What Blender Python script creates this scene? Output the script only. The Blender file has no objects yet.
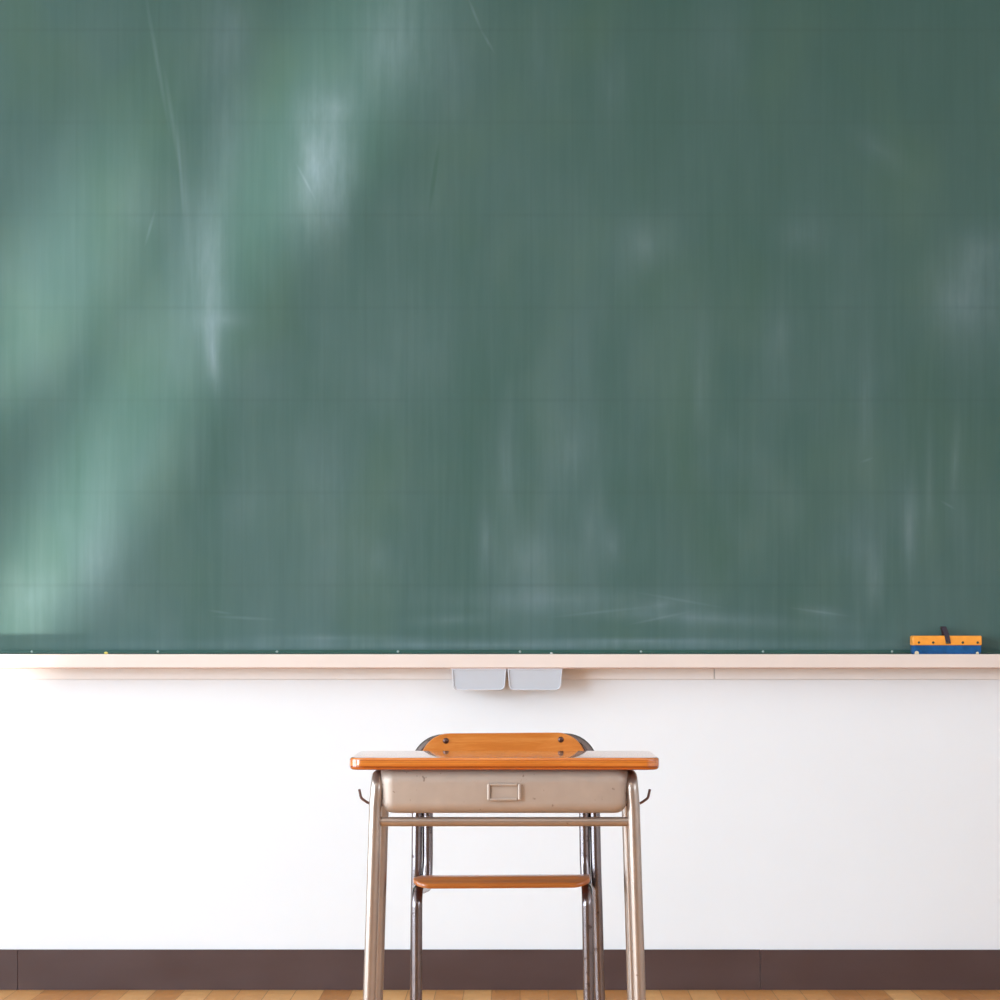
import bpy, bmesh, math, random
from mathutils import Vector, Matrix
random.seed(7)
C = bpy.context.scene.collection
SC = bpy.context.scene

# ------------------------------------------------------------------ camera
CAM_Y, EYE = -8.306, 0.93          # wall with the board is the plane y = 0
cam_d = bpy.data.cameras.new('camera')
cam = bpy.data.objects.new('camera', cam_d); C.objects.link(cam)
cam.location = (0, CAM_Y, EYE); cam.rotation_euler = (math.pi/2, 0, 0)
cam_d.sensor_width = 36; cam_d.lens = 36*3.09
cam_d.shift_x = -0.020; cam_d.shift_y = 0.145
cam_d.clip_start = 0.05
SC.camera = cam

# ------------------------------------------------------------------ light
SC.view_settings.view_transform = 'Standard'
SC.view_settings.look = 'None'
SC.view_settings.gamma = 1
SC.view_settings.use_curve_mapping = False
SC.view_settings.exposure = 0.11
w = bpy.data.worlds.new('world'); SC.world = w; w.use_nodes = True
bg = w.node_tree.nodes['Background']
bg.inputs[0].default_value = (0.82, 0.91, 1.0, 1); bg.inputs[1].default_value = 1.0

WIN = [(-3.8, -1.4), (-6.2, -4.3), (-8.55, -6.35)]     # window openings along the left wall (y range)
WZ0, WZ1, WX = (0.06, 0.06, 0.80), 2.75, -3.7       # the two nearest the board are balcony doors
def area(name, loc, direction, sx, sy, power, col=(1, 1, 1)):
    d = bpy.data.lights.new(name, 'AREA'); d.shape = 'RECTANGLE'; d.size = sx; d.size_y = sy
    d.energy = power; d.color = col
    o = bpy.data.objects.new(name, d); C.objects.link(o); o.location = loc
    o.rotation_euler = Vector(direction).to_track_quat('-Z', 'Y').to_euler()
    return o
WPOW = (150, 275, 35)
for (a, b), z0, p in zip(WIN, WZ0, WPOW):                            # daylight through the three windows
    area('window_daylight', (WX-0.16, (a+b)/2, (z0+WZ1)/2), (1, 0, -0.08), WZ1-z0, b-a, p, (0.79, 1.0, 1.16))
area('right_fill', (3.55, -5.2, 1.9), (-1, 0, -0.1), 4.0, 0.9, 52, (0.80, 0.97, 1.14))   # unseen lamp added on the right to even out the light on the wall

# spot lamps added near the floor, standing in for bounced sun in slanting beams
SRC = Vector((-1.86, -1.34, 0.05))
def px(x, y, depth=8.306):                                  # photo measurement -> point at that distance
    s = 3090.0/depth
    return Vector(((x-520)/s, CAM_Y+depth, EYE-(y-645)/s))
def beam(src, p0, p1, width, power, spread=1.0, col=(1.0, 0.98, 0.92), radius=0.10):
    d = bpy.data.lights.new('floor_glint_spot', 'SPOT'); d.energy = power; d.color = col
    d.shadow_soft_size = radius; d.spot_blend = 1.0
    o = bpy.data.objects.new('floor_glint_spot', d); C.objects.link(o); o.location = src
    v0, v1 = (p0-src).normalized(), (p1-src).normalized()
    z = -(v0+v1).normalized()
    y = (v1-v0); y = (y - z*y.dot(z)).normalized()
    x = y.cross(z)
    half = v0.angle(v1)/2*spread
    k = math.tan(width/2)/math.tan(half)
    o.matrix_world = Matrix.Translation(src) @ Matrix((x, y, z)).transposed().to_4x4() @ Matrix.Diagonal((k, 1, 1, 1))
    d.spot_size = 2*half
R = math.radians
beam(SRC, px(-20, 700), px(400, -60), R(10.5), 330, 1.25)
beam(SRC, px(20, 660), px(110, 470), R(10), 22, 1.5)
beam(SRC, px(270, 230), px(420, -80), R(10), 500, 1.4)
beam(SRC+Vector((-0.25, 0.1, 0)), px(-5, 390), px(180, 80), R(10), 500, 1.2)

# ------------------------------------------------------------------ helpers
def obj(name, bm, m, parent=None, smooth=True, angle=35):
    me = bpy.data.meshes.new(name); bmesh.ops.recalc_face_normals(bm, faces=bm.faces[:])
    bm.to_mesh(me); bm.free()
    o = bpy.data.objects.new(name, me); C.objects.link(o)
    if m: me.materials.append(m)
    if smooth:
        me.polygons.foreach_set('use_smooth', [True]*len(me.polygons))
        me.set_sharp_from_angle(angle=R(angle))
        wn = o.modifiers.new('flat_faces', 'WEIGHTED_NORMAL'); wn.weight = 90; wn.keep_sharp = True
    if parent: o.parent = parent
    return o
def struct(name, bm, m, **k):
    o = obj(name, bm, m, **k); o['kind'] = 'structure'; return o
def thing(name, label, cat, loc=(0, 0, 0), rz=0, group=None):
    o = bpy.data.objects.new(name, None); C.objects.link(o); o.location = loc; o.rotation_euler = (0, 0, rz)
    o.empty_display_size = 0.05
    return tag(o, label, cat, group)
def tag(o, label, cat, group=None):
    o['label'] = label; o['category'] = cat
    if group: o['group'] = group
    return o
def add_box(bm, a, b, bevel=0, seg=3):
    t = bmesh.new(); bmesh.ops.create_cube(t, size=1)
    for v in t.verts:
        v.co = Vector([a[i] + (v.co[i]+0.5)*(b[i]-a[i]) for i in range(3)])
    if bevel:
        bmesh.ops.bevel(t, geom=t.edges[:], offset=bevel, segments=seg, profile=0.5, affect='EDGES')
    me = bpy.data.meshes.new('t'); t.to_mesh(me); t.free(); bm.from_mesh(me); bpy.data.meshes.remove(me)
    return bm
def box(a, b, bevel=0, seg=3): return add_box(bmesh.new(), a, b, bevel, seg)
def fillet(pts, rad, n=8):
    pts = [Vector(p) for p in pts]; out = [pts[0]]
    for i in range(1, len(pts)-1):
        r = rad[i-1] if isinstance(rad, (list, tuple)) else rad
        p, a, b = pts[i], (pts[i-1]-pts[i]), (pts[i+1]-pts[i])
        ua, ub = a.normalized(), b.normalized(); ang = ua.angle(ub)
        if r <= 0 or ang > 3.1: out.append(p); continue
        t = min(r/math.tan(ang/2), a.length*0.49 if i > 1 else a.length*0.95, b.length*0.49 if i < len(pts)-2 else b.length*0.95)
        r2 = t*math.tan(ang/2)
        c = p + (ua+ub).normalized()*(r2/math.sin(ang/2))
        s, e = p+ua*t-c, p+ub*t-c
        for k in range(n+1): out.append(c + s.normalized().slerp(e.normalized(), k/n)*r2)
    out.append(pts[-1]); return out
def add_tube(bm, pts, r, n=20, caps=True):
    pts = [Vector(p) for p in pts]; rings = []
    tan = [(pts[min(i+1, len(pts)-1)]-pts[max(i-1, 0)]).normalized() for i in range(len(pts))]
    u = tan[0].orthogonal().normalized()
    for i, p in enumerate(pts):
        u = (u - tan[i]*u.dot(tan[i])).normalized(); v = tan[i].cross(u)
        rings.append([bm.verts.new(p + (u*math.cos(2*math.pi*k/n) + v*math.sin(2*math.pi*k/n))*r) for k in range(n)])
    for a, b in zip(rings, rings[1:]):
        for k in range(n): bm.faces.new((a[k], a[(k+1) % n], b[(k+1) % n], b[k]))
    if caps: bm.faces.new(rings[0][::-1]); bm.faces.new(rings[-1])
    return bm
def tube(pts, r, n=20): return add_tube(bmesh.new(), pts, r, n)
def rrect(hx, hy, rad, n=8):
    """rounded rectangle outline; rad = one radius or (right-top, left-top, left-bottom, right-bottom)"""
    if not isinstance(rad, (list, tuple)): rad = (rad,)*4
    out = []
    for k, (sx, sy) in enumerate(((1, 1), (-1, 1), (-1, -1), (1, -1))):
        r = rad[k]; cx, cy = sx*(hx-r), sy*(hy-r)
        for i in range(n+1):
            a = math.pi/2*(k + i/n); out.append((cx+r*math.cos(a), cy+r*math.sin(a)))
    return out
def loft(bm, rings, cap0=True, cap1=True):
    vs = [[bm.verts.new(p) for p in r] for r in rings]
    for a, b in zip(vs, vs[1:]):
        for k in range(len(a)): bm.faces.new((a[k], a[(k+1) % len(a)], b[(k+1) % len(a)], b[k]))
    if cap0: bm.faces.new(vs[0][::-1])
    if cap1: bm.faces.new(vs[-1])
    return bm
def add_dome(bm, c, axis, r, h, n=14, m=5):
    c, axis = Vector(c), Vector(axis).normalized(); u = axis.orthogonal().normalized(); v = axis.cross(u); rings = []
    for j in range(m):
        a = math.pi/2*j/m
        rings.append([c + axis*(h*math.sin(a)) + (u*math.cos(2*math.pi*k/n)+v*math.sin(2*math.pi*k/n))*(r*math.cos(a)) for k in range(n)])
    vs = [[bm.verts.new(p) for p in r_] for r_ in rings]; top = bm.verts.new(c+axis*h)
    for a, b in zip(vs, vs[1:]):
        for k in range(n): bm.faces.new((a[k], a[(k+1) % n], b[(k+1) % n], b[k]))
    for k in range(n): bm.faces.new((vs[-1][k], vs[-1][(k+1) % n], top))
    bm.faces.new(vs[0][::-1]); return bm
def cylinder(a, b, r, n=16): return add_tube(bmesh.new(), [a, b], r, n)

# ------------------------------------------------------------------ materials
def lin(c):
    return tuple(((x/255)/12.92 if x/255 <= 0.04045 else ((x/255+0.055)/1.055)**2.4) for x in c)
class NT:
    def __init__(s, name):
        s.m = bpy.data.materials.new(name); s.m.use_nodes = True; s.t = s.m.node_tree
        s.bsdf = s.t.nodes['Principled BSDF']
    def n(s, kind, ins=None, **props):
        nd = s.t.nodes.new(kind)
        for k, v in props.items(): setattr(nd, k, v)
        for k, v in (ins or {}).items(): s.set(nd.inputs[k], v)
        return nd
    def set(s, sock, v):
        if isinstance(v, bpy.types.NodeSocket): s.t.links.new(v, sock)
        else: sock.default_value = v
    def math(s, op, a, b=0.0, c=None, clamp=False):
        nd = s.n('ShaderNodeMath', operation=op, use_clamp=clamp); s.set(nd.inputs[0], a); s.set(nd.inputs[1], b)
        if c is not None: s.set(nd.inputs[2], c)
        return nd.outputs[0]
    def mix(s, f, a, b):
        nd = s.n('ShaderNodeMix', data_type='RGBA'); s.set(nd.inputs[0], f); s.set(nd.inputs[6], a); s.set(nd.inputs[7], b)
        return nd.outputs[2]
    def coord(s): return s.n('ShaderNodeTexCoord').outputs['Object']
    def noise(s, vec, scale, sc=(1, 1, 1), detail=3, rough=0.5, loc=(0, 0, 0)):
        mp = s.n('ShaderNodeMapping', {'Vector': vec, 'Scale': sc, 'Location': loc})
        return s.n('ShaderNodeTexNoise', {'Vector': mp.outputs[0], 'Scale': scale, 'Detail': detail, 'Roughness': rough}).outputs['Fac']
    def ramp(s, f, stops):
        nd = s.n('ShaderNodeValToRGB', {'Fac': f}); e = nd.color_ramp.elements
        e[0].position = stops[0][0]; e[0].color = (*stops[0][1], 1)
        e[1].position = stops[-1][0]; e[1].color = (*stops[-1][1], 1)
        for p, c in stops[1:-1]: e.new(p).color = (*c, 1)
        return nd.outputs[0]
    def rng(s, v, a, b, c=0.0, d=1.0):
        nd = s.n('ShaderNodeMapRange', {'Value': v, 'From Min': a, 'From Max': b, 'To Min': c, 'To Max': d}); return nd.outputs[0]
    def out(s, **k):
        for key, v in k.items(): s.set(s.bsdf.inputs[key.replace('_', ' ')], v)
        return s.m
    def bump(s, h, strength=0.1, dist=0.002):
        s.set(s.bsdf.inputs['Normal'], s.n('ShaderNodeBump', {'Height': h, 'Strength': strength, 'Distance': dist}).outputs[0])
def c4(c): return (*lin(c), 1)
def plain(name, col, rough=0.5, metal=0.0, var=0.06, scale=30, **k):
    t = NT(name); nz = t.noise(t.coord(), scale)
    a = lin(col); dark = tuple(x*(1-var) for x in a); light = tuple(min(1, x*(1+var)) for x in a)
    return t.out(Base_Color=t.ramp(nz, [(0.3, dark), (0.7, light)]), Roughness=rough, Metallic=metal, **k)

M = {}
# wall paint
t = NT('white_wall_paint'); co = t.coord()
t.bump(t.noise(co, 160, detail=4), 0.06, 0.001)
M['wall'] = t.out(Base_Color=t.ramp(t.noise(co, 1.3, detail=4), [(0.3, lin((234, 233, 235))), (0.7, lin((238, 237, 239)))]), Roughness=0.75)
M['back_wall'] = plain('brown_back_wall', (150, 120, 95), 0.6)  # unseen rear wall, toned brown to cut the light bounced onto fronts
M['ceiling'] = plain('ceiling_board', (238, 237, 234), 0.9)
M['trim'] = plain('pale_rail_paint', (242, 235, 232), 0.5, var=0.01)
M['tray'] = plain('beige_tray_paint', (229, 210, 200), 0.45, var=0.015, scale=6)
M['under_strip'] = plain('tray_underside_strip', (186, 142, 125), 0.5)
M['white_metal'] = plain('window_aluminium', (215, 216, 218), 0.35, 0.6)
# baseboard
t = NT('brown_vinyl_baseboard'); co = t.coord()
nz = t.noise(co, 5, (1, 1, 2.5), 4)
t.bump(t.noise(co, 9, (1, 1, 1.5), 2), 0.25, 0.006)
M['base'] = t.out(Base_Color=t.ramp(nz, [(0.3, lin((73, 51, 48))), (0.7, lin((79, 57, 54)))]), Roughness=t.rng(nz, 0.3, 0.7, 0.4, 0.52))
# parquet floor: boards run towards the board wall
t = NT('oak_parquet'); co = t.coord()
mp = t.n('ShaderNodeMapping', {'Vector': co, 'Rotation': (0, 0, math.pi/2)})
br = t.n('ShaderNodeTexBrick', {'Vector': mp.outputs[0], 'Color1': (0, 0, 0, 1), 'Color2': (1, 1, 1, 1), 'Mortar': (0.3, 0.3, 0.3, 1),
         'Scale': 1.0, 'Mortar Size': 0.0012, 'Brick Width': 0.6, 'Row Height': 0.075}, offset=0.37, offset_frequency=2)
grain = t.noise(co, 14, (9, 0.8, 1), 5, 0.6)
tone = t.math('ADD', t.math('MULTIPLY', br.outputs['Color'], 0.6), t.math('MULTIPLY', grain, 0.55))
colr = t.ramp(tone, [(0.12, lin((168, 106, 52))), (0.5, lin((204, 142, 80))), (0.95, lin((226, 172, 110)))])
colr = t.mix(t.math('MULTIPLY', br.outputs['Fac'], 0.6), colr, c4((110, 66, 34)))
M['floor'] = t.out(Base_Color=colr, Roughness=t.rng(grain, 0.3, 0.7, 0.28, 0.42))
# varnished wood
def wood(name, dark, mid, light, rough=0.22, sc=(1.2, 26, 26), layers=None, coat=0.3, scale=3.0):
    t = NT(name); co = t.coord()
    g = t.noise(co, scale, sc, 6, 0.62); f = t.noise(co, 40, sc, 2)
    v = t.math('ADD', t.math('MULTIPLY', g, 0.8), t.math('MULTIPLY', f, 0.2))
    col = t.ramp(v, [(0.3, lin(dark)), (0.5, lin(mid)), (0.7, lin(light))])
    if layers:
        z = t.n('ShaderNodeSeparateXYZ', {'Vector': co}).outputs[2]
        wob = t.math('MULTIPLY', t.math('SUBTRACT', t.noise(co, 9, (1, 1, 0.2), 2), 0.5), 0.0012)
        lv = t.ramp(t.rng(t.math('ADD', z, wob), layers[0], layers[1]), layers[2])
        mx = t.n('ShaderNodeMix', {0: 1.0}, data_type='RGBA', blend_type='MULTIPLY'); t.set(mx.inputs[6], col); t.set(mx.inputs[7], lv)
        col = mx.outputs[2]
    return t.out(Base_Color=col, Roughness=rough, Coat_Weight=coat, Coat_Roughness=0.03)
dk, md, lt = (0.42, 0.24, 0.14), (0.95, 0.84, 0.72), (1, 1, 0.96)
lay = [(0.0, dk), (0.09, (0.8, 0.55, 0.45)), (0.16, (1, 0.75, 0.6)), (0.2, dk), (0.29, dk), (0.34, md), (0.52, lt), (0.6, lt), (0.64, (0.66, 0.52, 0.42)),
       (0.68, lt), (0.76, md), (0.80, (0.6, 0.45, 0.36)), (0.86, md), (0.93, (1, 0.95, 0.88)), (1.0, (1, 0.95, 0.88))]
M['top_wood'] = wood('varnished_plywood_desktop', (180, 94, 28), (202, 116, 42), (216, 136, 62), 0.13, layers=(0.687, 0.711, lay), coat=0.85)
M['seat_wood'] = wood('varnished_plywood_seat', (150, 76, 24), (170, 92, 34), (184, 108, 46), 0.3)
M['back_wood'] = wood('varnished_plywood_back', (182, 100, 38), (198, 116, 48), (212, 138, 70), 0.28)
M['ply_edge'] = wood('plywood_edge', (150, 78, 34), (176, 100, 50), (206, 140, 90), 0.35, sc=(2, 2, 90))
# painted and worn steel
def steel(name, col, rough, metal, spot=(96, 70, 58), amount=0.62, var=0.05):
    t = NT(name); co = t.coord()
    base = lin(col)
    n1 = t.noise(co, 22, detail=3)
    c = t.ramp(n1, [(0.3, tuple(x*(1-var) for x in base)), (0.7, tuple(min(1, x*(1+var)) for x in base))])
    n2 = t.noise(co, 75, detail=2)
    c = t.mix(t.math('MULTIPLY', t.rng(n2, amount+0.1, amount+0.16), 0.7), c, c4(spot))
    return t.out(Base_Color=c, Roughness=rough, Metallic=metal)
M['box'] = steel('champagne_painted_steel_box', (181, 163, 150), 0.5, 0.4)
M['desk_tube'] = steel('champagne_painted_steel_tube', (174, 157, 146), 0.28, 0.72)
M['chair_tube'] = steel('worn_grey_steel_tube', (126, 115, 115), 0.2, 0.9, (70, 52, 48), 0.55, 0.12)
M['hook'] = plain('dark_bronze_rod', (112, 84, 78), 0.35, 0.6)
M['rivet'] = plain('brown_rivet', (92, 66, 60), 0.28, 0.7)
M['rubber'] = plain('pale_rubber_cap', (190, 180, 165), 0.7)
M['grey_plastic'] = plain('grey_plastic_face', (190, 190, 196), 0.45, var=0.01)
M['white_plastic'] = plain('light_grey_plastic_rim', (214, 212, 218), 0.4, var=0.01)
M['frame_green'] = plain('dark_green_frame', (44, 82, 73), 0.4, var=0.12, scale=8)
M['screw'] = plain('pale_screw', (150, 168, 164), 0.35, 0.5)
M['orange'] = plain('orange_eraser_back', (248, 158, 52), 0.45, var=0.08, scale=40)
M['felt'] = plain('blue_felt', (20, 80, 132), 0.95, var=0.25, scale=45)
M['strap'] = plain('dark_purple_strap', (54, 42, 56), 0.6)
M['tack'] = plain('dark_tack', (70, 76, 66), 0.3, 0.7)
M['felt_wear'] = plain('chalky_felt_corner', (225, 205, 170), 0.95)
M['chalk_yellow'] = plain('yellow_chalk', (240, 220, 120), 0.9)
M['chalk_white'] = plain('white_chalk', (236, 238, 236), 0.9)

# blackboard: green enamel, wiped chalk dust, faint ruled grid
def P(x, y): q = px(x, y, 8.28); return q.x, q.z
t = NT('green_chalkboard'); co = t.coord()
sep = t.n('ShaderNodeSeparateXYZ', {'Vector': co}); X, Z = sep.outputs[0], sep.outputs[2]
streak = t.noise(co, 1, (55, 1, 2.6), 5, 0.6)
streak2 = t.noise(co, 1, (9, 1, 1.4), 3, 0.5, (3, 0, 1))
cloud = t.noise(co, 1, (2.6, 1, 1.6), 3, 0.5, (7, 0, 4))
patch = t.noise(co, 1, (5, 1, 3.2), 2, 0.45, (1.3, 0, 9.1))
base = t.ramp(streak, [(0.25, lin((54, 85, 78))), (0.75, lin((58, 89, 81)))])
olive = t.rng(t.noise(co, 1, (3.3, 1, 1.9), 2, 0.5, (21, 0, 2)), 0.5, 0.75, 0, 0.5)
base = t.mix(olive, base, c4((68, 96, 76)))
smears = []   # x, y, half width, half height (photo px), tilt in degrees, strength
SM = [(320, 165, 46, 130, 4, .55), (316, 170, 26, 70, 2, .28), (335, 108, 60, 30, 0, .18), (345, 190, 30, 90, 8, .18), (210, 300, 22, 110, 0, .42),
      (213, 355, 10, 60, -6, .4), (225, 320, 40, 16, 0, .22), (205, 250, 40, 140, 0, .2), (230, 150, 36, 120, 6, .14), (395, 40, 60, 110, 8, .3),
      (215, 60, 60, 120, -6, .16), (235, 20, 34, 60, 10, .16), (720, 40, 40, 120, 0, .12), (540, 60, 50, 130, 0, .12), (645, 245, 50, 45, 0, .2),
      (805, 235, 50, 34, 0, .16), (960, 300, 70, 80, 20, .34), (985, 250, 50, 40, 0, .2), (880, 150, 60, 20, 35, .14),
      (570, 450, 40, 70, 0, .2), (612, 545, 16, 40, 0, .3), (485, 540, 14, 60, 0, .26), (525, 560, 50, 60, 0, .2), (590, 525, 22, 60, 6, .2),
      (910, 530, 12, 70, 0, .32), (876, 575, 14, 60, 4, .32), (930, 490, 10, 90, 0, .18), (955, 460, 10, 90, 3, .2), (860, 550, 60, 60, 0, .14),
      (865, 400, 16, 160, 0, .18), (700, 390, 14, 160, 0, .14), (780, 330, 40, 70, 0, .14), (560, 600, 220, 20, 0, .22), (700, 618, 200, 12, 3, .28),
      (660, 605, 40, 10, -8, .22), (820, 612, 40, 9, 6, .25), (450, 620, 60, 10, -2, .22), (330, 638, 120, 6, 0, .25), (640, 641, 130, 5, 0, .35),
      (500, 645, 600, 9, 0, .35), (100, 560, 50, 80, 0, .22), (30, 600, 70, 60, 0, .2), (430, 350, 60, 120, 0, .1), (370, 560, 70, 90, 0, .14),
      (330, 480, 60, 90, 0, .12), (130, 210, 40, 120, 0, .1), (610, 90, 30, 100, 0, .12), (505, 480, 20, 120, 0, .16), (450, 60, 70, 130, 6, .16), (430, 200, 50, 120, 0, .1)]
# thin chalk strokes
ST = [(157, 60, 2.6, 70, -10, .32), (180, 165, 2.2, 50, -4, .36), (186, 200, 5, 80, -3, .25), (172, 118, 3, 50, -9, .3), (475, 15, 1.8, 20, -22, .35), (488, 42, 1.8, 12, -30, .35),
      (306, 182, 1.6, 20, -28, .4), (150, 228, 1.8, 18, 16, .35), (245, 618, 30, 1.8, 3, .35), (220, 612, 12, 1.5, 8, .3),
      (600, 612, 50, 1.6, -6, .22), (680, 600, 44, 1.6, 10, .22), (820, 612, 30, 1.5, 8, .3), (660, 618, 30, 1.5, -12, .3), (948, 505, 8, 1.5, 30, .3), (867, 460, 7, 1.5, -20, .3),
      (434, 178, 2.5, 34, 8, -.3)]
total = None
for lst, hard in ((SM, False), (ST, True)):
    acc = None
    for (x, y, hw, hh, tilt, k) in lst:
        cx, cz = P(x, y)
        mp = t.n('ShaderNodeMapping', {'Vector': co, 'Location': (cx, 0, cz), 'Rotation': (0, R(tilt), 0), 'Scale': (hw*1.15/372, 1e4, hh*1.15/372)}, vector_type='TEXTURE')
        gr = t.n('ShaderNodeTexGradient', {'Vector': mp.outputs[0]}, gradient_type='QUADRATIC_SPHERE' if not hard else 'SPHERICAL')
        v = t.math('MULTIPLY', gr.outputs['Fac'], k*(1.0 if not hard else 0.62))
        acc = v if acc is None else t.math('ADD', acc, v)
    if not hard: acc = t.math('MULTIPLY', t.math('MULTIPLY', acc, t.rng(streak, 0.25, 0.75, 0.8, 1.2)), t.rng(t.noise(co, 1, (16, 1, 5), 4, 0.6, (2, 0, 5)), 0.3, 0.7, 0.55, 1.3))
    total = acc if total is None else t.math('ADD', total, acc)
dust = t.math('ADD', t.math('MULTIPLY', t.rng(streak2, 0.35, 0.75), 0.09), t.math('MULTIPLY', t.rng(cloud, 0.4, 0.75), 0.14))
dust = t.math('ADD', dust, t.math('MULTIPLY', t.rng(patch, 0.5, 0.75), 0.1))
dust = t.math('ADD', dust, t.math('MULTIPLY', t.rng(streak, 0.45, 0.8), 0.05))
dust = t.math('MULTIPLY', dust, t.rng(t.math('ADD', Z, t.math('MULTIPLY', X, 0.25)), 1.5, 2.7, 1.0, 0.25))  # thinned toward the upper right, putting the light's falloff into the dust colour
dust = t.math('ADD', dust, total, clamp=True)
col = t.mix(dust, base, c4((122, 141, 147)))
def grid(axis, off, step, wd):
    d = t.math('PINGPONG', t.math('SUBTRACT', axis, off), step/2)
    return t.rng(d, 0.0, wd, 1.0, 0.0)
g1 = grid(Z, P(0, 215)[1], 92.5/373, 0.008)
g2 = grid(X, P(655, 0)[0], 41.3/373, 0.004)
gl = t.math('MULTIPLY', t.math('ADD', t.math('MULTIPLY', g1, 0.13), t.math('MULTIPLY', g2, 0.10)), t.rng(patch, 0.3, 0.7, 0.3, 1.1))
col = t.mix(gl, col, c4((42, 60, 54)))
M['board'] = t.out(Base_Color=col, Roughness=t.rng(dust, 0, 0.6, 0.5, 0.75), Specular_IOR_Level=0.35)

# ------------------------------------------------------------------ the room
XL, XR, YB, ZC = WX, 3.6, -9.8, 3.05
struct('floor', box((XL-0.2, YB-0.2, -0.1), (XR+0.2, 0.2, 0.0035)), M['floor'])
struct('ceiling', box((XL-0.2, YB-0.2, ZC), (XR+0.2, 0.2, ZC+0.1)), M['ceiling'])
struct('wall_front', box((XL-0.2, 0, 0), (XR+0.2, 0.2, ZC)), M['wall'])
struct('wall_back', box((XL-0.2, YB-0.2, 0), (XR+0.2, YB, ZC)), M['back_wall'])
bm = bmesh.new()
for a, b in ((YB, WIN[2][0]), (WIN[2][1], WIN[1][0]), (WIN[1][1], WIN[0][0]), (WIN[0][1], 0)):
    add_box(bm, (XL-0.2, a, 0), (XL, b, ZC))
for (a, b), z0 in zip(WIN, WZ0):
    add_box(bm, (XL-0.2, a, 0), (XL, b, z0)); add_box(bm, (XL-0.2, a, WZ1), (XL, b, ZC))
struct('wall_left', bm, M['wall'], smooth=False)
struct('wall_right', box((XR, YB, 0), (XR+0.2, 0, ZC)), M['wall'])
for i, (a, b) in enumerate(WIN):
    bm = bmesh.new(); xf = XL-0.12; z0_ = WZ0[i]
    for y0, y1, z0, z1 in ((a, b, z0_, z0_+0.05), (a, b, WZ1-0.05, WZ1), (a, a+0.05, z0_, WZ1), (b-0.05, b, z0_, WZ1), ((a+b)/2-0.03, (a+b)/2+0.03, z0_, WZ1), (a, b, 2.12, 2.17)):
        add_box(bm, (xf, y0, z0), (xf+0.05, y1, z1), 0.004, 1)
    struct('window_%d' % (i+1), bm, M['white_metal'])
# brown baseboard, laid in lengths with tight joints
ends = [XL, px(18, 0).x, px(760, 0).x, XR]
for i in range(3):
    dz = (0.1118, 0.1118, 0.1112)[i]
    struct('baseboard_front' if i == 0 else 'baseboard_front.%03d' % i, box((ends[i]+0.0004, -0.007, 0.0035), (ends[i+1]-0.0004, 0, dz), 0.0007, 1), M['base'])
struct('baseboard_right', box((XR-0.007, YB, 0), (XR, -0.008, 0.108), 0.002, 2), M['base'])
struct('baseboard_left', box((XL, YB, 0), (XL+0.007, WIN[1][0], 0.108), 0.002, 2), M['base'])
# pale rail on the wall under the tray, jointed right of the desk
jx = px(714, 0).x; BX0, BX1 = -2.75, 2.75
struct('trim_1', box((BX0, -0.012, 0.838), (jx-0.001, 0, 0.8675), 0.0015, 2), M['trim'])
struct('trim_2', box((jx+0.001, -0.012, 0.838), (BX1, 0, 0.8675), 0.0015, 2), M['trim'])

# ------------------------------------------------------------------ blackboard
t = thing('blackboard', 'wide green chalkboard with wiped chalk smears on the white wall', 'blackboard', (0, 0, 0.9))
def local(bm, o):                       # move world-space geometry into a thing's frame
    bmesh.ops.transform(bm, matrix=o.matrix_basis.inverted(), verts=bm.verts); return bm
def lobj(name, bm, m, parent, **k):
    top = parent
    mw = parent.matrix_basis
    while top.parent: top = top.parent; mw = top.matrix_basis @ mw
    bmesh.ops.transform(bm, matrix=mw.inverted(), verts=bm.verts)
    return obj(name, bm, m, parent, **k)
BZ0, BZ1 = 0.9155, 2.80
surf = obj('writing_surface', box((BX0+0.03, -0.026, BZ0), (BX1-0.03, -0.001, BZ1)), M['board'])
surf.parent = t; surf.matrix_parent_inverse = Matrix.Translation((0, 0, -0.9))
fr = lobj('bottom_frame', box((BX0, -0.032, 0.9065), (BX1, -0.001, BZ0+0.0012), 0.001, 1), M['frame_green'], t)
bm = bmesh.new(); add_box(bm, (BX0, -0.036, BZ1), (BX1, -0.001, BZ1+0.035), 0.002, 1)
add_box(bm, (BX0, -0.036, BZ0), (BX0+0.03, -0.001, BZ1), 0.002, 1); add_box(bm, (BX1-0.03, -0.036, BZ0), (BX1, -0.001, BZ1), 0.002, 1)
lobj('outer_frame', bm, M['tray'], t)
for x in (32, 158, 277, 398, 520, 641, 763, 892):
    p = px(x, 651.6, 8.276)
    lobj('screw', add_dome(bmesh.new(), (p.x, -0.0321, p.z), (0, -1, 0), 0.0036, 0.002), M['screw'], fr)

# ------------------------------------------------------------------ chalk tray
TY = -0.106
t = thing('chalk_tray', 'long beige chalk tray running along the foot of the green board', 'chalk tray', (0, 0, 0.87))
bm = bmesh.new(); add_box(bm, (BX0, TY+0.004, 0.871), (BX1, -0.0005, 0.9025))
lobj('ledge', bm, M['tray'], t)
lobj('front_lip', box((BX0, TY, 0.8695), (BX1, TY+0.012, 0.9058), 0.0018, 3), M['tray'], t)
lobj('underside_strip', box((BX0, TY+0.003, 0.8675), (BX1, TY+0.02, 0.8695)), M['under_strip'], t)  # thin brown strip added to draw the dark line under the tray

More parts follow.
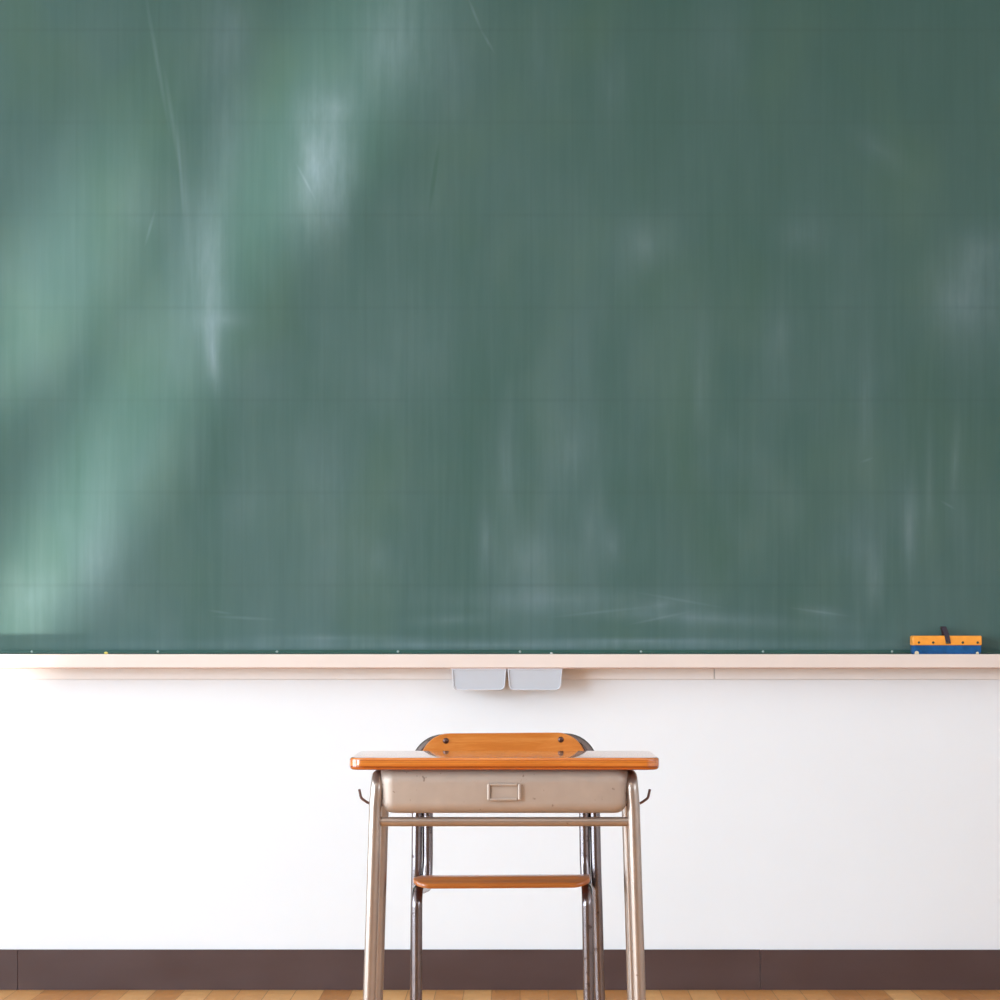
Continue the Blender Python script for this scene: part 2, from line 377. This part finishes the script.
# two grey drawers hung under the tray
def chalk_drawer(cx, label):
    t = thing('chalk_box', label, 'chalk box', (cx, -0.06, 0.81), 0, 'grey chalk boxes under the tray')
    ht, zt, zb = 0.0728, 0.8675, 0.8095
    def outline(inset, y):
        h = (zt-zb)/2-inset
        o = []
        for (a, b) in rrect(ht-inset, h, (0.001, 0.001, 0.014-inset, 0.014-inset), 6):
            k = (b+h)/(2*h); taper = 0.0045*(1-k)
            o.append((cx + a*(1-taper/ht), y, (zt+zb)/2 + b))
        return o
    lobj('body', loft(bmesh.new(), [outline(0.006, -0.099), outline(0.006, -0.014)]), M['grey_plastic'], t)
    # rim: ring around the recessed front
    bm = bmesh.new()
    rr = [outline(0.0035, -0.097), outline(0.0, -0.098), outline(0.0, -0.103), outline(0.0012, -0.1045), outline(0.0026, -0.1045), outline(0.0034, -0.102), outline(0.0036, -0.098)]
    loft(bm, rr, False, False); lobj('rim', bm, M['white_plastic'], t)
    lobj('front_panel', loft(bmesh.new(), [outline(0.0036, -0.1012), outline(0.0036, -0.099)]), M['grey_plastic'], t)
    return t
chalk_drawer(px(479, 0, 8.203).x, 'left of the two grey plastic chalk boxes hung under the chalk tray')
chalk_drawer(px(535, 0, 8.203).x, 'right of the two grey plastic chalk boxes hung under the chalk tray')

# eraser on the tray
ex, ez, ey = px(946, 0, 8.24).x, 0.9025, -0.062
t = thing('blackboard_eraser', 'orange and blue felt chalkboard eraser with dark strap, lying on the tray', 'eraser', (ex, ey, ez), R(-0.6))
def er(a, b, bev, seg=3): return box(a, b, bev, seg)
L, Wd = 0.0925, 0.029
bm = bmesh.new()
def ol(inset, y): return [(a, y, b+0.0135) for a, b in rrect(L-inset, 0.0135, (0.001, 0.001, 0.012, 0.012), 6)]
loft(bm, [ol(0.003, -Wd+0.002), ol(0.0018, -Wd+0.0035), ol(0.0018, Wd-0.0035), ol(0.003, Wd-0.002)])
pad = obj('felt_pad', bm, M['felt'], t)
for sx in (-1, 1):
    obj('worn_corner', add_dome(bmesh.new(), (sx*(L-0.012), -Wd+0.0018, 0.0055), (0, -1, 0), 0.006 if sx < 0 else 0.004, 0.001), M['felt_wear'], pad)
back = obj('back', er((-L, -Wd, 0.0262), (L, Wd, 0.0525), 0.004), M['orange'], t)
for x in (-0.075, -0.037, 0.0, 0.0415, 0.081):
    obj('tack', add_dome(bmesh.new(), (x, -Wd-(0.0024 if x == 0 else 0), 0.034), (0, -1, 0), 0.0034, 0.0025), M['tack'], back)
bm = bmesh.new(); rings = []
sp = fillet([(0.003, -Wd-0.0012, 0.031), (-0.001, -Wd-0.0012, 0.054), (-0.007, -Wd*0.35, 0.077), (-0.007, Wd*0.35, 0.074), (0.0, Wd+0.0012, 0.054), (0.0, Wd+0.0012, 0.034)], 0.012, 5)
for k, p in enumerate(sp):
    d = (sp[min(k+1, len(sp)-1)]-sp[max(k-1, 0)]).normalized(); nn = Vector((1, 0, 0)).cross(d).normalized()*0.0011; q = Vector((0.0065, 0, 0))
    rings.append([p-q-nn, p+q-nn, p+q+nn, p-q+nn])
obj('strap', loft(bm, rings), M['strap'], t)
for i, (x, y, m, nm, lb) in enumerate(((106, 654, 'chalk_yellow', 'yellow', 'tiny yellow chalk crumb on the tray edge at the left'),
                               (551.5, 654.2, 'chalk_white', 'white', 'tiny white chalk crumb on the tray edge above the grey chalk boxes'))):
    p = px(x, 0, 8.2045)
    o = obj('chalk_crumb', bmesh.ops.create_icosphere(bm := bmesh.new(), subdivisions=2, radius=1) and bm, M[m])
    k = 1.0 if i == 0 else 0.7
    o.scale = (0.0055*k, 0.004*k, 0.0035*k); o.location = (p.x, TY+0.006, 0.9058+0.0032*k); o.rotation_euler = (0.2, 0.1, 0.5)
    tag(o, lb, 'chalk')

# ------------------------------------------------------------------ desk
DX, DY0, DD = -0.0305, CAM_Y+6.0, 0.40
t = thing('school_desk', 'school desk with varnished plywood top, champagne steel box and tube legs', 'desk', (DX, DY0+DD/2, 0))
ZB, ZT = 0.687, 0.711
bm = bmesh.new(); rings = []
ed, et = 0.007, 0.0055
for k in range(7):
    a = math.pi/2*k/6; rings.append((ed*(1-math.sin(a)), ZB+ed*(1-math.cos(a))))
for k in range(7):
    a = math.pi/2*k/6; rings.append((et*(1-math.cos(a)), ZT-et+et*math.sin(a)))
rings += [(et+0.001, ZT), (et+0.004, ZT)]
loft(bm, [[(x, y, z) for x, y in rrect(0.3020-i, DD/2-i, 0.030-i, 8)] for i, z in rings])
tp = obj('tabletop', bm, M['top_wood'], t)
# steel box under the top: front, sides and floor; open on the pupil's side
bm = bmesh.new(); hx, y0, y1, zb = 0.2415, -DD/2+0.018, DD/2-0.03, 0.6015
rings = []; cy, hy = (y0+y1)/2, (y1-y0)/2; rb = 0.021
for i, z in [(0.0, ZB-0.0003), (0.0012, 0.66), (0.0028, zb+rb)]: rings.append((i, z))
for k in range(1, 7):
    a = math.pi/2*k/6; rings.append((0.0028+rb*(1-math.cos(a)), zb+rb-rb*math.sin(a)))
loft(bm, [[(x, y+cy, z) for x, y in rrect(hx-i, hy-i, max(0.026-i*0.6, 0.006), 7)] for i, z in rings], False, True)
bmesh.ops.delete(bm, geom=[f for f in bm.faces if f.calc_center_median().y > y1-0.012 and abs(f.normal.y) > 0.6], context='FACES')
bx = obj('storage_box', bm, M['box'], t)
bx.modifiers.clear(); sm = bx.modifiers.new('thickness', 'SOLIDIFY'); sm.thickness = 0.0014; sm.offset = -1
# label holder pressed on the box front
lx = px(504, 0, 6.02).x - DX; yf = y0-0.0005
lz = EYE-(792-645)/(3090/6.02)
lh = obj('label_holder', box((lx-0.025, yf, lz-0.0145), (lx+0.027, yf+0.004, lz+0.0145), 0.001, 2), M['box'], t)
for sz in (-1, 1):
    obj('slot_bar', box((lx-0.028, yf-0.0042, lz+sz*0.0145-0.0028), (lx+0.026, yf+0.001, lz+sz*0.0145+0.0028), 0.0022, 3), M['box'], lh)
for sx in (-1, 1):
    obj('end_tab', box((lx+sx*0.030-0.0030, yf-0.0052, lz-0.0165), (lx+sx*0.030+0.0030, yf+0.001, lz+0.0165), 0.003, 4), M['box'], lh)
# legs: each half of an inverted U per side
fy, ry = -DD/2+0.042, -DD/2+0.372
rt = 0.0124
for s in (-1, 1):
    xt, xb = s*0.2508, s*0.2712
    mid = (xt, (fy+ry)/2, 0.668)
    for ya, yb in ((fy, fy-0.004), (ry, ry+0.004)):
        if ya == ry: xt, xb = s*0.2502, s*0.2702
        pts = fillet([(xb, yb, 0.012), (xt+s*0.0015, ya, 0.618), (xt-s*0.003, ya, 0.672), (mid[0]-s*0.003, mid[1], 0.672)], [0.10, 0.045])
        lg = obj('leg', tube(pts, rt, 24), M['desk_tube'], t)
        obj('foot_cap', cylinder((xb+s*0.0004, yb, 0.0036), (xb, yb, 0.03), 0.0142, 20), M['rubber'], lg)
zc = EYE-(821.5-645)/(3090/6.05)
xc = 0.2545-0.012
obj('crossbar', tube([(-xc, fy+0.004, zc), (xc, fy+0.004, zc)], 0.0092, 20), M['desk_tube'], t)
for s in (-1, 1):
    hk = fillet([(s*0.236, fy+0.055, 0.6165), (s*0.250, fy+0.055, 0.611), (s*0.2712, fy+0.055, 0.6195), (s*0.283, fy+0.055, 0.628), (s*0.2868, fy+0.055, 0.6455)], 0.009, 5)
    obj('bag_hook', tube(hk, 0.0026, 12), M['hook'], t)

# ------------------------------------------------------------------ chair
SD = 0.337
SY0 = CAM_Y+6.291
t = thing('school_chair', 'school chair with curved plywood seat and back behind the desk', 'chair', (-0.0309, SY0+SD/2, 0), R(-1.3))
t.rotation_euler.y = R(-0.45)
def seat_z(u, v):
    k = (v+SD/2)/SD                                  # 0 front, 1 back
    z = 0.4571 - 0.0196*max(0, k-0.14)/0.86
    if k < 0.17: z -= 0.0125*((0.17-k)/0.17)**2
    return z - 0.004*math.exp(-((u/0.11)**2+((v-0.03)/0.1)**2))
def sheet(ring, th, n=10):
    """moulded plywood: rings shrink to the middle; rounded edge"""
    rings = [ring(0.08+0.905*k/(n-1), 0) for k in range(n)]
    rings += [ring(s_, th*o_) for s_, o_ in ((0.996, .12), (1, .35), (1, .65), (0.996, .88))]
    rings += [ring(0.985-0.905*k/(n-1), th) for k in range(n)]
    return loft(bmesh.new(), rings)
so = rrect(0.1815, SD/2, (0.048, 0.048, 0.036, 0.036), 8)
obj('seat', sheet(lambda s, o: [(x*s, y*s, seat_z(x*s, y*s)-o) for x, y in so], 0.0112), M['seat_wood'], t)
rc = 0.0115
# outer frame: rear legs and the arch behind the backrest
for s in (-1, 1):
    lg = obj('leg', tube([(s*0.2025, 0.217, 0.012), (s*0.1980, 0.213, 0.24), (s*0.1962, 0.211, 0.356), (s*0.1938, 0.211, 0.447)], rc, 20), M['chair_tube'], t)
    obj('foot_cap', cylinder((s*0.2027, 0.2172, 0.0036), (s*0.2021, 0.2166, 0.03), 0.0125, 18), M['rubber'], lg)
R0 = 0.059
path = fillet([(-0.1938, 0.211, 0.445), (-0.1919, 0.216, 0.576), (-0.1908, 0.234, 0.7262), (0.1908, 0.234, 0.7262), (0.1919, 0.216, 0.576), (0.1938, 0.211, 0.445)], [0.3, R0, R0, 0.3], 10)
dense = []                                            # the top bar bows backwards with the plywood
for a, b in zip(path, path[1:]):
    nseg = 12 if (b-a).length > 0.2 and abs(a.z-b.z) < 0.01 else 1
    for k in range(nseg): dense.append(a.lerp(b, k/nseg))
dense.append(path[-1])
for p in dense:
    p.x -= 0.0028*min(1, max(0, (p.z-0.6)/0.06))
    if p.z > 0.615: p.y += 0.0135*(1-(p.x/0.1915)**2)
obj('back_frame', tube(dense, rc, 20), M['chair_tube'], t)
# inner frame: front legs, rails under the seat and the uprights behind it
for s in (-1, 1):
    lg = obj('leg', tube(fillet([(s*0.1782, -0.136, 0.012), (s*0.1747, -0.1225, 0.428), (s*0.1735, 0.02, 0.4204)], 0.034, 8), rc, 20), M['chair_tube'], t)
    obj('foot_cap', cylinder((s*0.1784, -0.1365, 0.0036), (s*0.1779, -0.135, 0.03), 0.0125, 18), M['rubber'], lg)
    obj('seat_rail', tube(fillet([(s*0.1735, 0.017, 0.4206), (s*0.1718, 0.199, 0.4105), (s*0.1699, 0.214, 0.461), (s*0.1689, 0.219, 0.624)], [0.027, 0.1], 8), rc, 20), M['chair_tube'], t)
bm = bmesh.new()
for v in (-0.03, 0.115): add_tube(bm, [(-0.164, v, seat_z(0.16, v)-0.0162), (0.164, v, seat_z(0.16, v)-0.0162)], 0.0052, 14)
obj('cross_rail', bm, M['chair_tube'], t)
# backrest: bent plywood, rounded outline
zc_, hz, th = (0.7398+0.593)/2, (0.7398-0.593)/2, 0.009
bo = [(x-0.0049, z) for x, z in rrect(0.1798, hz, (0.063, 0.063, 0.048, 0.048), 10)]
def vv(x): return 0.2195 + 0.0135*(1-(x/0.1915)**2) + 0.0035
bk = obj('backrest', sheet(lambda s, o: [(x*s, vv(x*s)-th+o, zc_+z*s) for x, z in bo], th), M['back_wood'], t)
for s, z in ((-1, 0.7238), (1, 0.7245), (-1, 0.612), (1, 0.612)):
    x = s*0.1245-0.0046 if z > 0.65 else s*0.164
    obj('rivet', add_dome(bmesh.new(), (x, vv(x)-th+0.0004, z), (0, -1, 0), 0.0066, 0.004), M['rivet'], bk)
